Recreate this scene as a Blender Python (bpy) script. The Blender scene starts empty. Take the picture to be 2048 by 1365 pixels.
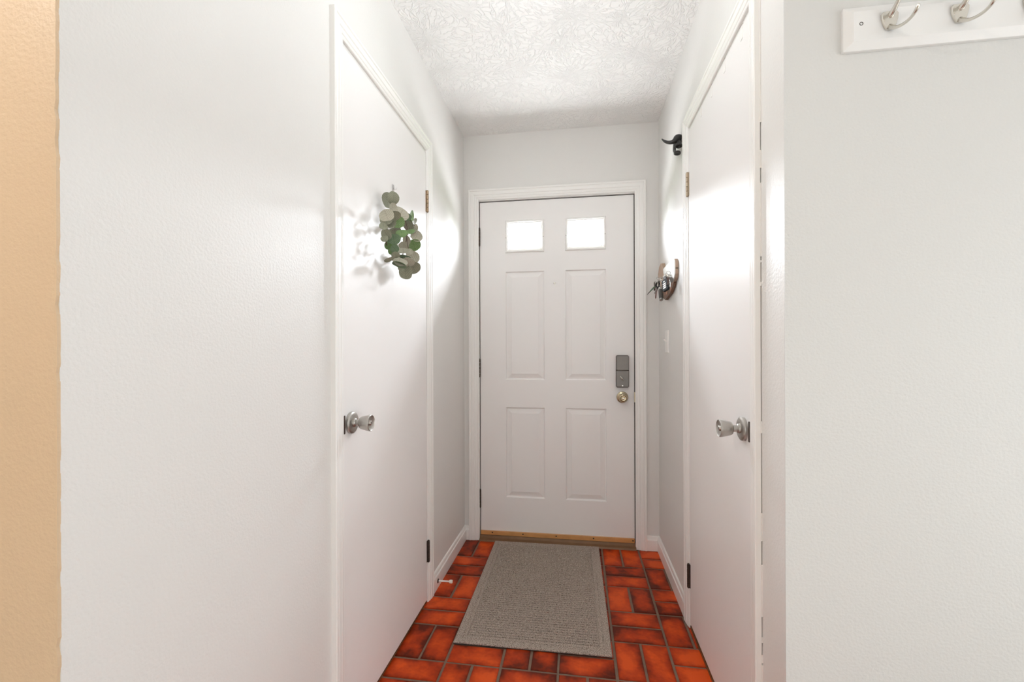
import bpy, bmesh, math, random
from mathutils import Vector, Matrix, Euler
random.seed(7)
PI = math.pi
scene = bpy.context.scene
C = scene.collection

# ------------------------------------------------------------------ camera
F_PX, YAW, ROLL, CAM_H, SHIFT_PX = 879.2114, 0.1488, -0.0033, 1.1386, 19.86
cy_, sy_ = math.cos(YAW), math.sin(YAW)
Rv, Fv, Uv = Vector((cy_, sy_, 0)), Vector((-sy_, cy_, 0)), Vector((0, 0, 1))
R2 = Rv * math.cos(ROLL) + Uv * math.sin(ROLL)
U2 = -Rv * math.sin(ROLL) + Uv * math.cos(ROLL)
CAM = Vector((0, 0, CAM_H))
cam_data = bpy.data.cameras.new('camera')
cam_data.sensor_width = 36.0
cam_data.lens = F_PX / 2048 * 36.0
cam_data.shift_y = SHIFT_PX / 2048
cam_data.clip_start = 0.02
cam = bpy.data.objects.new('camera', cam_data)
B2 = -Fv
cam.matrix_world = Matrix(((R2.x, U2.x, B2.x, CAM.x), (R2.y, U2.y, B2.y, CAM.y), (R2.z, U2.z, B2.z, CAM.z), (0, 0, 0, 1)))
C.objects.link(cam)
scene.camera = cam


def ray(u, v):
    return R2 * ((u - 1024) / F_PX) - U2 * ((v - 682.5 - SHIFT_PX) / F_PX) + Fv


def on_x(x, u, v):
    d = ray(u, v)
    return CAM + d * (x / d.x)


# ------------------------------------------------------------------ world, lights, exposure
SKY = 150.0
world = bpy.data.worlds.new('overcast_sky')
scene.world = world
world.use_nodes = True
nt = world.node_tree
nt.nodes.clear()
wo = nt.nodes.new('ShaderNodeOutputWorld')
bg = nt.nodes.new('ShaderNodeBackground')
tc = nt.nodes.new('ShaderNodeTexCoord')
sep = nt.nodes.new('ShaderNodeSeparateXYZ')
rmp = nt.nodes.new('ShaderNodeMapRange')
rmp.inputs['From Min'].default_value = -0.02
rmp.inputs['From Max'].default_value = 0.02
mixc = nt.nodes.new('ShaderNodeMix')
mixc.data_type = 'RGBA'
mixc.inputs['A'].default_value = (0.46, 0.48, 0.49, 1)      # sunlit pale ground
mixc.inputs['B'].default_value = (0.93, 0.99, 1.06, 1)       # bright overcast sky
nt.links.new(tc.outputs['Generated'], sep.inputs[0])
nt.links.new(sep.outputs['Z'], rmp.inputs['Value'])
nt.links.new(rmp.outputs[0], mixc.inputs['Factor'])
nt.links.new(mixc.outputs['Result'], bg.inputs['Color'])
bg.inputs['Strength'].default_value = SKY
nt.links.new(bg.outputs[0], wo.inputs['Surface'])

scene.view_settings.view_transform = 'Standard'
scene.view_settings.look = 'None'
scene.view_settings.exposure = -0.02
scene.view_settings.gamma = 1.0
scene.view_settings.use_curve_mapping = False
scene.cycles.max_bounces = 9
scene.cycles.diffuse_bounces = 9
scene.cycles.use_adaptive_sampling = True
scene.cycles.adaptive_threshold = 0.03
scene.cycles.glossy_bounces = 2
scene.cycles.transmission_bounces = 2
scene.cycles.transparent_max_bounces = 6
scene.cycles.caustics_reflective = False
scene.cycles.caustics_refractive = False


def area_light(name, loc, direction, sx, sy, power, color, portal=False):
    l = bpy.data.lights.new(name, 'AREA')
    l.shape = 'RECTANGLE'
    l.size, l.size_y = sx, sy
    l.energy = power
    l.color = color
    if portal:
        l.cycles.is_portal = True
    o = bpy.data.objects.new(name, l)
    o.location = loc
    o.rotation_euler = Vector(direction).to_track_quat('-Z', 'Y').to_euler()
    C.objects.link(o)
    return o


# bare area lights for assumed windows behind camera and at right; none is modelled
area_light('assumed_window_back_offscreen', (0.0, -2.55, 1.05), (0, 1, 0), 2.0, 1.9, 20.0, (0.91, 0.965, 1.0))
area_light('assumed_window_right_offscreen', (2.36, -0.30, 1.0), (-1, 0, 0), 1.8, 1.8, 33.0, (0.91, 0.965, 1.0))

# ------------------------------------------------------------------ main measures (metres)
XL, XR, D = -0.6826, 0.4557, 2.5949      # hallway left wall, right wall, front wall
CE = 2.44                                # ceiling
YLE, YRE = 0.488, 1.0575                 # where the left / right hallway walls end
WT = 0.115


# ------------------------------------------------------------------ helpers
origin = {}


class MB:
    def __init__(s):
        s.v, s.f = [], []

    def quad(s, a, b, c, d):
        i = len(s.v)
        s.v += [a, b, c, d]
        s.f.append((i, i + 1, i + 2, i + 3))

    def box(s, x0, x1, y0, y1, z0, z1):
        i = len(s.v)
        for z in (z0, z1):
            s.v += [(x0, y0, z), (x1, y0, z), (x1, y1, z), (x0, y1, z)]
        s.f += [(i, i + 3, i + 2, i + 1), (i + 4, i + 5, i + 6, i + 7), (i, i + 1, i + 5, i + 4),
                (i + 1, i + 2, i + 6, i + 5), (i + 2, i + 3, i + 7, i + 6), (i + 3, i, i + 4, i + 7)]
        return s

    def loft(s, rings, cap=True, closed=True):
        i0 = len(s.v)
        n = len(rings[0])
        for r in rings:
            s.v += [tuple(p) for p in r]
        for k in range(len(rings) - 1):
            for j in range(n if closed else n - 1):
                a, b = i0 + k * n + j, i0 + k * n + (j + 1) % n
                s.f.append((a, b, b + n, a + n))
        if cap:
            s.f.append(tuple(i0 + j for j in reversed(range(n))))
            s.f.append(tuple(i0 + (len(rings) - 1) * n + j for j in range(n)))
        return s

    def tube(s, pts, radii, seg=10, flat=None, sub=1):
        pts = [Vector(p) for p in pts]
        if not hasattr(radii, '__len__'):
            radii = [radii] * len(pts)
        if sub > 1:                       # Catmull-Rom refinement of path and radius
            q, rr = [], []
            n = len(pts)
            for k in range(n - 1):
                p0, p1, p2, p3 = pts[max(k - 1, 0)], pts[k], pts[k + 1], pts[min(k + 2, n - 1)]
                for j in range(sub):
                    t = j / sub
                    q.append(0.5 * (2 * p1 + (p2 - p0) * t + (2 * p0 - 5 * p1 + 4 * p2 - p3) * t * t + (3 * p1 - p0 - 3 * p2 + p3) * t ** 3))
                    rr.append(radii[k] * (1 - t) + radii[k + 1] * t)
            pts, radii = q + [pts[-1]], rr + [radii[-1]]
        rings = []
        prev = None
        for k, p in enumerate(pts):
            t = (pts[min(k + 1, len(pts) - 1)] - pts[max(k - 1, 0)]).normalized()
            if prev is None:
                a = Vector((0, 0, 1)) if abs(t.z) < 0.9 else Vector((1, 0, 0))
                n1 = t.cross(a).normalized()
            else:
                n1 = (prev - t * prev.dot(t)).normalized()
            prev = n1
            n2 = t.cross(n1)
            fl = 1.0 if flat is None else flat
            rings.append([p + (n1 * math.cos(2 * PI * j / seg) + n2 * math.sin(2 * PI * j / seg) * fl) * radii[k] for j in range(seg)])
        return s.loft(rings)

    def lathe(s, profile, c, axis, seg=28):
        ax = Vector(axis).normalized()
        a = Vector((0, 0, 1)) if abs(ax.z) < 0.9 else Vector((1, 0, 0))
        n1 = ax.cross(a).normalized()
        n2 = ax.cross(n1)
        c = Vector(c)
        rings = [[c + ax * h + (n1 * math.cos(2 * PI * j / seg) + n2 * math.sin(2 * PI * j / seg)) * max(r, 1e-5) for j in range(seg)] for h, r in profile]
        return s.loft(rings)

    def prism(s, outline, to3, n0, n1):
        """outline: list of (u, z); to3(u, z, n) -> xyz; closed prism between depths n0 and n1"""
        return s.loft([[to3(u, z, n0) for u, z in outline], [to3(u, z, n1) for u, z in outline]])

    def build(s, name, mat, parent=None, loc=None, smooth=False, bevel=0.0, bseg=2):
        me = bpy.data.meshes.new(name)
        o = Vector((0, 0, 0))
        if parent is not None:
            o = origin.get(parent.name, o)
        elif loc is not None:
            o = Vector(loc)
        bm = bmesh.new()
        vs = [bm.verts.new(Vector(p) - o) for p in s.v]
        for f in s.f:
            try:
                bm.faces.new([vs[i] for i in f])
            except ValueError:
                pass
        bmesh.ops.remove_doubles(bm, verts=bm.verts, dist=1e-6)
        bmesh.ops.recalc_face_normals(bm, faces=bm.faces)
        bm.to_mesh(me)
        bm.free()
        if smooth:
            for p in me.polygons:
                p.use_smooth = True
            try:
                me.set_sharp_from_angle(angle=math.radians(38))
            except Exception:
                pass
        me.materials.append(mat)
        ob = bpy.data.objects.new(name, me)
        C.objects.link(ob)
        if parent is not None:
            ob.parent = parent
        elif loc is not None:
            ob.location = loc
        origin[ob.name] = o
        if bevel:
            b = ob.modifiers.new('bevel', 'BEVEL')
            b.width = bevel
            b.segments = bseg
            b.limit_method = 'ANGLE'
            b.angle_limit = math.radians(40)
        return ob


def empty(name, loc):
    o = bpy.data.objects.new(name, None)
    o.empty_display_size = 0.05
    o.location = loc
    C.objects.link(o)
    origin[o.name] = Vector(loc)
    return o


def tag(o, label, cat=None, group=None, kind=None):
    o['label'] = label
    if cat:
        o['category'] = cat
    if group:
        o['group'] = group
    if kind:
        o['kind'] = kind
    return o


def dup_part(src, parent, delta):
    c = src.copy()
    C.objects.link(c)
    c.parent = parent
    c.location = src.location + Vector(delta)
    origin[c.name] = origin[src.name]
    return c


def Lw(u, z, n):          # left wall: u runs along +Y, n comes out into the hall
    return (XL + n, u, z)


def Rw(u, z, n):
    return (XR - n, u, z)


def Fw(u, z, n):          # front wall: u runs along +X
    return (u, D - n, z)


# ------------------------------------------------------------------ materials
def srgb(r, g, b):
    f = lambda c: (c / 255 / 12.92) if c / 255 <= 0.04045 else ((c / 255 + 0.055) / 1.055) ** 2.4
    return (f(r), f(g), f(b), 1)


def new_mat(name):
    m = bpy.data.materials.new(name)
    m.use_nodes = True
    t = m.node_tree
    p = t.nodes['Principled BSDF']
    return m, t, p


def nd(t, kind, **kw):
    n = t.nodes.new(kind)
    for k, v in kw.items():
        if k in n.inputs:
            n.inputs[k].default_value = v
        else:
            setattr(n, k, v)
    return n


def plain(name, col, rough=0.5, metal=0.0, spec=0.5, var=0.0, var_scale=20.0, bump=0.0, bump_scale=200.0):
    m, t, p = new_mat(name)
    p.inputs['Roughness'].default_value = rough
    p.inputs['Metallic'].default_value = metal
    p.inputs['Specular IOR Level'].default_value = spec
    p.inputs['Base Color'].default_value = col
    co = nd(t, 'ShaderNodeTexCoord')
    if var > 0:
        n = nd(t, 'ShaderNodeTexNoise', Scale=var_scale, Detail=4.0)
        t.links.new(co.outputs['Object'], n.inputs['Vector'])
        mx = nd(t, 'ShaderNodeMix', data_type='RGBA')
        mx.inputs['A'].default_value = tuple(c * (1 - var) for c in col[:3]) + (1,)
        mx.inputs['B'].default_value = tuple(min(1, c * (1 + var)) for c in col[:3]) + (1,)
        t.links.new(n.outputs['Fac'], mx.inputs['Factor'])
        t.links.new(mx.outputs['Result'], p.inputs['Base Color'])
    if bump > 0:
        n2 = nd(t, 'ShaderNodeTexNoise', Scale=bump_scale, Detail=2.0)
        t.links.new(co.outputs['Object'], n2.inputs['Vector'])
        b = nd(t, 'ShaderNodeBump', Strength=bump, Distance=0.002)
        t.links.new(n2.outputs['Fac'], b.inputs['Height'])
        t.links.new(b.outputs['Normal'], p.inputs['Normal'])
    return m


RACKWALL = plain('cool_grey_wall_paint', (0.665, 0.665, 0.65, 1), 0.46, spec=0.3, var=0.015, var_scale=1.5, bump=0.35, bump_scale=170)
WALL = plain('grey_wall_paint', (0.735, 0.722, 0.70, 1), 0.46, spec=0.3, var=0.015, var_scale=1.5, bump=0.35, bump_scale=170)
TAN = plain('tan_wall_paint', (0.64, 0.475, 0.315, 1), 0.45, spec=0.3, var=0.03, var_scale=6, bump=0.4, bump_scale=170)
TRIM = plain('white_trim_paint', (0.84, 0.825, 0.80, 1), 0.3, spec=0.4, var=0.015, var_scale=4, bump=0.05, bump_scale=80)
DOORP = plain('white_door_paint', (0.82, 0.80, 0.785, 1), 0.38, spec=0.4, var=0.015, var_scale=2, bump=0.06, bump_scale=60)
RACKP = plain('white_rack_paint', (0.82, 0.82, 0.81, 1), 0.35, spec=0.4, var=0.04, var_scale=9)
NICKEL = plain('satin_nickel', (0.50, 0.475, 0.44, 1), 0.36, 1.0, var=0.04, var_scale=30)
BRIGHTNICKEL = plain('bright_nickel', (0.72, 0.69, 0.63, 1), 0.2, 1.0)
BRASS = plain('antique_brass', (0.52, 0.43, 0.29, 1), 0.25, 1.0)
HINGE = plain('tan_satin_hinge', (0.46, 0.37, 0.27, 1), 0.5, 0.6, var=0.08, var_scale=60)
BRONZE = plain('bronze_hinge', (0.40, 0.29, 0.19, 1), 0.38, 0.8, var=0.15, var_scale=60)
DARKBRONZE = plain('dark_bronze', (0.07, 0.05, 0.04, 1), 0.45, 0.6, var=0.2, var_scale=60)
LOCKP = plain('taupe_lock_case', (0.20, 0.185, 0.17, 1), 0.4, 0.55, var=0.05, var_scale=40)
BLACK = plain('black_iron', (0.035, 0.034, 0.033, 1), 0.42, 0.3, var=0.25, var_scale=50, bump=0.2, bump_scale=150)
DARK = plain('dark_gap', (0.03, 0.022, 0.018, 1), 0.8)
LATCH = plain('dark_latch_plate', (0.05, 0.03, 0.022, 1), 0.5, 0.4)
OAK = plain('oak_strip', (0.56, 0.28, 0.10, 1), 0.4, var=0.25, var_scale=18)
SILL = plain('brown_threshold', (0.17, 0.085, 0.035, 1), 0.4, 0.2, var=0.2, var_scale=25)
RUBBER = plain('white_rubber', (0.80, 0.78, 0.70, 1), 0.5)
PLASTIC = plain('white_plastic', (0.84, 0.82, 0.79, 1), 0.3)
CAULK = plain('caulk', (0.80, 0.775, 0.74, 1), 0.6, var=0.05, var_scale=60)
GROUT = plain('grout', (0.20, 0.135, 0.095, 1), 0.85, var=0.25, var_scale=40, bump=0.4, bump_scale=300)
CARPET = plain('beige_carpet', (0.55, 0.52, 0.48, 1), 0.95, var=0.1, var_scale=60)
STEEL = plain('key_steel', (0.38, 0.37, 0.35, 1), 0.3, 1.0)
COPPER = plain('brown_key_brass', (0.30, 0.14, 0.08, 1), 0.4, 0.7)
FOB = plain('black_fob_plastic', (0.02, 0.022, 0.023, 1), 0.65, spec=0.15)
FOBDK = plain('dark_grey_fob', (0.085, 0.075, 0.068, 1), 0.6, spec=0.2)
GREEN = plain('green_plastic', (0.10, 0.25, 0.14, 1), 0.4)
WHITEINK = plain('white_button', (0.85, 0.83, 0.83, 1), 0.5)
WOODN = plain('pale_brown_wood', (0.42, 0.30, 0.22, 1), 0.6, var=0.18, var_scale=25)
WOODW = plain('whitewashed_wood', (0.80, 0.79, 0.75, 1), 0.55, var=0.05, var_scale=30)
WOODD = plain('dark_brown_wood', (0.16, 0.09, 0.055, 1), 0.6, var=0.2, var_scale=25)
STEM = plain('brown_stem', (0.12, 0.085, 0.06, 1), 0.7)
RIBBON = plain('ivory_ribbon', (0.80, 0.77, 0.70, 1), 0.6)
HOUSE = plain('added_house_siding', (0.30, 0.30, 0.29, 1), 0.8)
ROOFM = plain('added_house_roof', (0.10, 0.095, 0.09, 1), 0.9)


def ceiling_mat():
    m, t, p = new_mat('stomped_white_ceiling')
    p.inputs['Base Color'].default_value = (0.87, 0.865, 0.85, 1)
    p.inputs['Roughness'].default_value = 0.7
    p.inputs['Specular IOR Level'].default_value = 0.25
    co = nd(t, 'ShaderNodeTexCoord')
    height = None
    for k, (sc, off) in enumerate(((3.9, 0.0), (4.7, 3.7))):
        mp = nd(t, 'ShaderNodeMapping')
        mp.inputs['Location'].default_value = (off, off * 0.6, 0)
        mp.inputs['Scale'].default_value = (1, 1, 0)
        t.links.new(co.outputs['Object'], mp.inputs['Vector'])
        wn = nd(t, 'ShaderNodeTexNoise', Scale=16.0, Detail=2.0)
        t.links.new(mp.outputs[0], wn.inputs['Vector'])
        wsub = nd(t, 'ShaderNodeVectorMath', operation='SUBTRACT')
        t.links.new(wn.outputs['Color'], wsub.inputs[0])
        wsub.inputs[1].default_value = (0.5, 0.5, 0.5)
        wsc = nd(t, 'ShaderNodeVectorMath', operation='SCALE')
        wsc.inputs['Scale'].default_value = 0.05
        t.links.new(wsub.outputs[0], wsc.inputs[0])
        add = nd(t, 'ShaderNodeVectorMath', operation='ADD')
        t.links.new(mp.outputs[0], add.inputs[0])
        t.links.new(wsc.outputs[0], add.inputs[1])
        vo = nd(t, 'ShaderNodeTexVoronoi', Scale=sc)
        vo.voronoi_dimensions = '2D'
        t.links.new(add.outputs[0], vo.inputs['Vector'])
        # offset from the cell centre
        sub = nd(t, 'ShaderNodeVectorMath', operation='SUBTRACT')
        t.links.new(add.outputs[0], sub.inputs[0])
        t.links.new(vo.outputs['Position'], sub.inputs[1])
        nrm = nd(t, 'ShaderNodeVectorMath', operation='NORMALIZE')
        t.links.new(sub.outputs[0], nrm.inputs[0])
        scl = nd(t, 'ShaderNodeVectorMath', operation='SCALE')
        scl.inputs['Scale'].default_value = 2.6
        t.links.new(nrm.outputs[0], scl.inputs[0])
        radial = nd(t, 'ShaderNodeVectorMath', operation='SCALE')
        radial.inputs['Scale'].default_value = 7.0
        t.links.new(sub.outputs[0], radial.inputs[0])
        a2 = nd(t, 'ShaderNodeVectorMath', operation='ADD')
        t.links.new(scl.outputs[0], a2.inputs[0])
        t.links.new(radial.outputs[0], a2.inputs[1])
        cs = nd(t, 'ShaderNodeVectorMath', operation='SCALE')
        cs.inputs['Scale'].default_value = 9.0
        t.links.new(vo.outputs['Color'], cs.inputs[0])
        a3 = nd(t, 'ShaderNodeVectorMath', operation='ADD')
        t.links.new(a2.outputs[0], a3.inputs[0])
        t.links.new(cs.outputs[0], a3.inputs[1])
        no = nd(t, 'ShaderNodeTexNoise', Scale=1.35, Detail=1.5)
        t.links.new(a3.outputs[0], no.inputs['Vector'])
        s5 = nd(t, 'ShaderNodeMath', operation='SUBTRACT')
        t.links.new(no.outputs['Fac'], s5.inputs[0])
        s5.inputs[1].default_value = 0.5
        ab = nd(t, 'ShaderNodeMath', operation='ABSOLUTE')
        t.links.new(s5.outputs[0], ab.inputs[0])
        mr = nd(t, 'ShaderNodeMapRange')
        mr.interpolation_type = 'SMOOTHSTEP'
        mr.inputs['From Min'].default_value = 0.0
        mr.inputs['From Max'].default_value = 0.045
        mr.inputs['To Min'].default_value = 1.0
        mr.inputs['To Max'].default_value = 0.0
        t.links.new(ab.outputs[0], mr.inputs['Value'])
        if height is None:
            height = mr.outputs[0]
        else:
            mx = nd(t, 'ShaderNodeMath', operation='MAXIMUM')
            t.links.new(height, mx.inputs[0])
            t.links.new(mr.outputs[0], mx.inputs[1])
            height = mx.outputs[0]
    b = nd(t, 'ShaderNodeBump', Strength=0.6, Distance=0.0042)
    t.links.new(height, b.inputs['Height'])
    t.links.new(b.outputs['Normal'], p.inputs['Normal'])
    return m


CEIL = ceiling_mat()


def tile_mat():
    m, t, p = new_mat('glazed_terracotta')
    p.inputs['Roughness'].default_value = 0.36
    p.inputs['Specular IOR Level'].default_value = 0.15
    co = nd(t, 'ShaderNodeTexCoord')
    oi = nd(t, 'ShaderNodeObjectInfo')
    rs = nd(t, 'ShaderNodeMath', operation='MULTIPLY')
    rs.inputs[1].default_value = 37.0
    t.links.new(oi.outputs['Random'], rs.inputs[0])
    va = nd(t, 'ShaderNodeVectorMath', operation='ADD')
    t.links.new(co.outputs['Object'], va.inputs[0])
    t.links.new(rs.outputs[0], va.inputs[1])
    n1 = nd(t, 'ShaderNodeTexNoise', Scale=11.0, Detail=3.0, Roughness=0.6)
    t.links.new(va.outputs[0], n1.inputs['Vector'])
    n2 = nd(t, 'ShaderNodeTexNoise', Scale=90.0, Detail=4.0)
    t.links.new(va.outputs[0], n2.inputs['Vector'])
    # the kiln-flashed darker rim of every tile
    sp = nd(t, 'ShaderNodeSeparateXYZ')
    t.links.new(co.outputs['Generated'], sp.inputs[0])
    es = []
    for ax in ('X', 'Y'):
        s1 = nd(t, 'ShaderNodeMath', operation='SUBTRACT')
        t.links.new(sp.outputs[ax], s1.inputs[0])
        s1.inputs[1].default_value = 0.5
        a1 = nd(t, 'ShaderNodeMath', operation='ABSOLUTE')
        t.links.new(s1.outputs[0], a1.inputs[0])
        es.append(a1)
    mxe = nd(t, 'ShaderNodeMath', operation='MAXIMUM')
    t.links.new(es[0].outputs[0], mxe.inputs[0])
    t.links.new(es[1].outputs[0], mxe.inputs[1])
    er = nd(t, 'ShaderNodeMapRange')
    er.inputs['From Min'].default_value = 0.22
    er.inputs['From Max'].default_value = 0.52
    er.inputs['To Min'].default_value = 0.0
    er.inputs['To Max'].default_value = 0.30
    t.links.new(mxe.outputs[0], er.inputs['Value'])
    # tile to tile tone
    tn = nd(t, 'ShaderNodeMapRange')
    tn.inputs['To Min'].default_value = -0.16
    tn.inputs['To Max'].default_value = 0.16
    t.links.new(oi.outputs['Random'], tn.inputs['Value'])
    ad = nd(t, 'ShaderNodeMath', operation='SUBTRACT')
    t.links.new(n1.outputs['Fac'], ad.inputs[0])
    t.links.new(er.outputs[0], ad.inputs[1])
    ad2 = nd(t, 'ShaderNodeMath', operation='ADD')
    t.links.new(ad.outputs[0], ad2.inputs[0])
    t.links.new(tn.outputs[0], ad2.inputs[1])
    fn = nd(t, 'ShaderNodeMath', operation='MULTIPLY_ADD')
    t.links.new(n2.outputs['Fac'], fn.inputs[0])
    fn.inputs[1].default_value = 0.18
    t.links.new(ad2.outputs[0], fn.inputs[2])
    cr = nd(t, 'ShaderNodeValToRGB')
    cr.color_ramp.elements[0].position = 0.20
    cr.color_ramp.elements[0].color = (0.10, 0.011, 0.002, 1)
    cr.color_ramp.elements[1].position = 0.72
    cr.color_ramp.elements[1].color = (0.66, 0.085, 0.012, 1)
    e = cr.color_ramp.elements.new(0.46)
    e.color = (0.40, 0.038, 0.005, 1)
    t.links.new(fn.outputs[0], cr.inputs['Fac'])
    t.links.new(cr.outputs['Color'], p.inputs['Base Color'])
    b = nd(t, 'ShaderNodeBump', Strength=0.15, Distance=0.002)
    t.links.new(n1.outputs['Fac'], b.inputs['Height'])
    t.links.new(b.outputs['Normal'], p.inputs['Normal'])
    return m


TILE = tile_mat()


def mat_pile(name, k):
    m, t, p = new_mat(name)
    p.inputs['Roughness'].default_value = 1.0
    p.inputs['Specular IOR Level'].default_value = 0.05
    co = nd(t, 'ShaderNodeTexCoord')
    n = nd(t, 'ShaderNodeTexNoise', Scale=330.0, Detail=2.0)
    t.links.new(co.outputs['Object'], n.inputs['Vector'])
    cr = nd(t, 'ShaderNodeValToRGB')
    cr.color_ramp.elements[0].position = 0.33
    cr.color_ramp.elements[0].color = (0.16 * k, 0.125 * k, 0.103 * k, 1)
    cr.color_ramp.elements[1].position = 0.68
    cr.color_ramp.elements[1].color = (0.62 * k, 0.53 * k, 0.46 * k, 1)
    t.links.new(n.outputs['Fac'], cr.inputs['Fac'])
    t.links.new(cr.outputs['Color'], p.inputs['Base Color'])
    b = nd(t, 'ShaderNodeBump', Strength=0.8, Distance=0.003)
    t.links.new(n.outputs['Fac'], b.inputs['Height'])
    t.links.new(b.outputs['Normal'], p.inputs['Normal'])
    return m


PILE = mat_pile('grey_brown_mat_pile', 1.0)


def glass_mat(name, refl=0.06):
    m, t, p = new_mat(name)
    t.nodes.remove(p)
    out = t.nodes['Material Output']
    tr = nd(t, 'ShaderNodeBsdfTransparent')
    gl = nd(t, 'ShaderNodeBsdfGlossy', Roughness=0.02)
    mx = nd(t, 'ShaderNodeMixShader')
    mx.inputs[0].default_value = refl
    t.links.new(tr.outputs[0], mx.inputs[1])
    t.links.new(gl.outputs[0], mx.inputs[2])
    t.links.new(mx.outputs[0], out.inputs['Surface'])
    return m


GLASS = glass_mat('window_glass')
CLEAR = glass_mat('clear_plastic', 0.25)


def leaf_mat(name, top, under):
    m, t, p = new_mat(name)
    p.inputs['Roughness'].default_value = 0.6
    p.inputs['Specular IOR Level'].default_value = 0.25
    co = nd(t, 'ShaderNodeTexCoord')
    n = nd(t, 'ShaderNodeTexNoise', Scale=60.0, Detail=3.0)
    t.links.new(co.outputs['Object'], n.inputs['Vector'])
    mx = nd(t, 'ShaderNodeMix', data_type='RGBA')
    mx.inputs['A'].default_value = top
    mx.inputs['B'].default_value = under
    t.links.new(n.outputs['Fac'], mx.inputs['Factor'])
    # midrib and side veins
    sp = nd(t, 'ShaderNodeSeparateXYZ')
    t.links.new(co.outputs['Object'], sp.inputs[0])
    ax = nd(t, 'ShaderNodeMath', operation='ABSOLUTE')
    t.links.new(sp.outputs['X'], ax.inputs[0])
    vd = nd(t, 'ShaderNodeMath', operation='MULTIPLY_ADD')      # y - 0.8|x|, repeated
    t.links.new(ax.outputs[0], vd.inputs[0])
    vd.inputs[1].default_value = -0.8
    t.links.new(sp.outputs['Y'], vd.inputs[2])
    pp = nd(t, 'ShaderNodeMath', operation='PINGPONG')
    pp.inputs[1].default_value = 0.075
    t.links.new(vd.outputs[0], pp.inputs[0])
    mn = nd(t, 'ShaderNodeMath', operation='MINIMUM')
    t.links.new(ax.outputs[0], mn.inputs[0])
    t.links.new(pp.outputs[0], mn.inputs[1])
    vr = nd(t, 'ShaderNodeMapRange')
    vr.inputs['From Min'].default_value = 0.006
    vr.inputs['From Max'].default_value = 0.022
    vr.inputs['To Min'].default_value = 0.6
    vr.inputs['To Max'].default_value = 0.0
    t.links.new(mn.outputs[0], vr.inputs['Value'])
    m2 = nd(t, 'ShaderNodeMix', data_type='RGBA')
    t.links.new(vr.outputs[0], m2.inputs['Factor'])
    t.links.new(mx.outputs['Result'], m2.inputs['A'])
    m2.inputs['B'].default_value = tuple(c * 0.55 for c in top[:3]) + (1,)
    n.inputs['Scale'].default_value = 4.0
    t.links.new(m2.outputs['Result'], p.inputs['Base Color'])
    return m


LEAF = [leaf_mat('grey_olive_leaf', (0.20, 0.205, 0.145, 1), (0.31, 0.31, 0.225, 1)),
        leaf_mat('fresh_green_leaf', (0.12, 0.20, 0.075, 1), (0.24, 0.34, 0.15, 1)),
        leaf_mat('pale_sage_leaf', (0.34, 0.32, 0.245, 1), (0.46, 0.43, 0.345, 1)),
        leaf_mat('deep_green_leaf', (0.085, 0.13, 0.07, 1), (0.155, 0.205, 0.12, 1))]

# ------------------------------------------------------------------ room shell
fl = MB().box(-2.7, 2.5, -2.7, D + 0.16, -0.10, -0.004).build('floor', GROUT)
tag(fl, 'red terracotta tile floor of the hallway in a basketweave pattern', 'floor', kind='structure')
cp = MB().box(-2.6, 2.4, -2.6, 0.46, -0.004, 0.004).build('carpet', CARPET)
tag(cp, 'beige carpet of the room before the hallway', 'carpet', kind='structure')
ce = MB().box(-2.7, 2.5, -2.7, D + 0.16, CE, CE + 0.12).build('ceiling', CEIL)
tag(ce, 'white ceiling with stomped brush texture over the hallway', 'ceiling', kind='structure')

# left hallway wall with a recess for the closet door
DL0, DL1, DLT = 1.1965, 1.9155, 2.040      # opening of the left door along Y, top
DR0, DR1, DRT = 1.2405, 1.8905, 2.040      # opening of the right door
FX0, FX1, FZT = -0.589, 0.3265, 2.042      # opening of the front door along X


def side_wall(name, W, y0, y1, d0, d1, dt, label):
    m = MB()

    def bx(u0, u1, z0, z1, n0=-WT, n1=0.0):
        a, b = W(u0, z0, n0), W(u1, z1, n1)
        m.box(min(a[0], b[0]), max(a[0], b[0]), min(a[1], b[1]), max(a[1], b[1]), z0, z1)
    bx(y0, d0, -0.02, CE + 0.01)
    bx(d1, y1, -0.02, CE + 0.01)
    bx(d0, d1, dt, CE + 0.01)
    bx(d0 - 0.02, d1 + 0.02, -0.02, dt + 0.02, -WT - 0.02, -0.055)
    o = m.build(name, WALL)
    return tag(o, label, 'wall', kind='structure')


side_wall('wall_left', Lw, YLE + 0.002, D + 0.05, DL0, DL1, DLT, 'light grey hallway wall around the door with the wreath')
side_wall('wall_right', Rw, YRE + 0.003, D + 0.05, DR0, DR1, DRT, 'light grey hallway wall with the key holder and light switch')
m = MB()
m.box(XL - WT, FX0, D, D + 0.14, -0.02, CE + 0.01)
m.box(FX1, XR + WT, D, D + 0.14, -0.02, CE + 0.01)
m.box(FX0, FX1, D, D + 0.14, FZT, CE + 0.01)
tag(m.build('wall_front', WALL), 'light grey end wall around the front door', 'wall', kind='structure')
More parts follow.
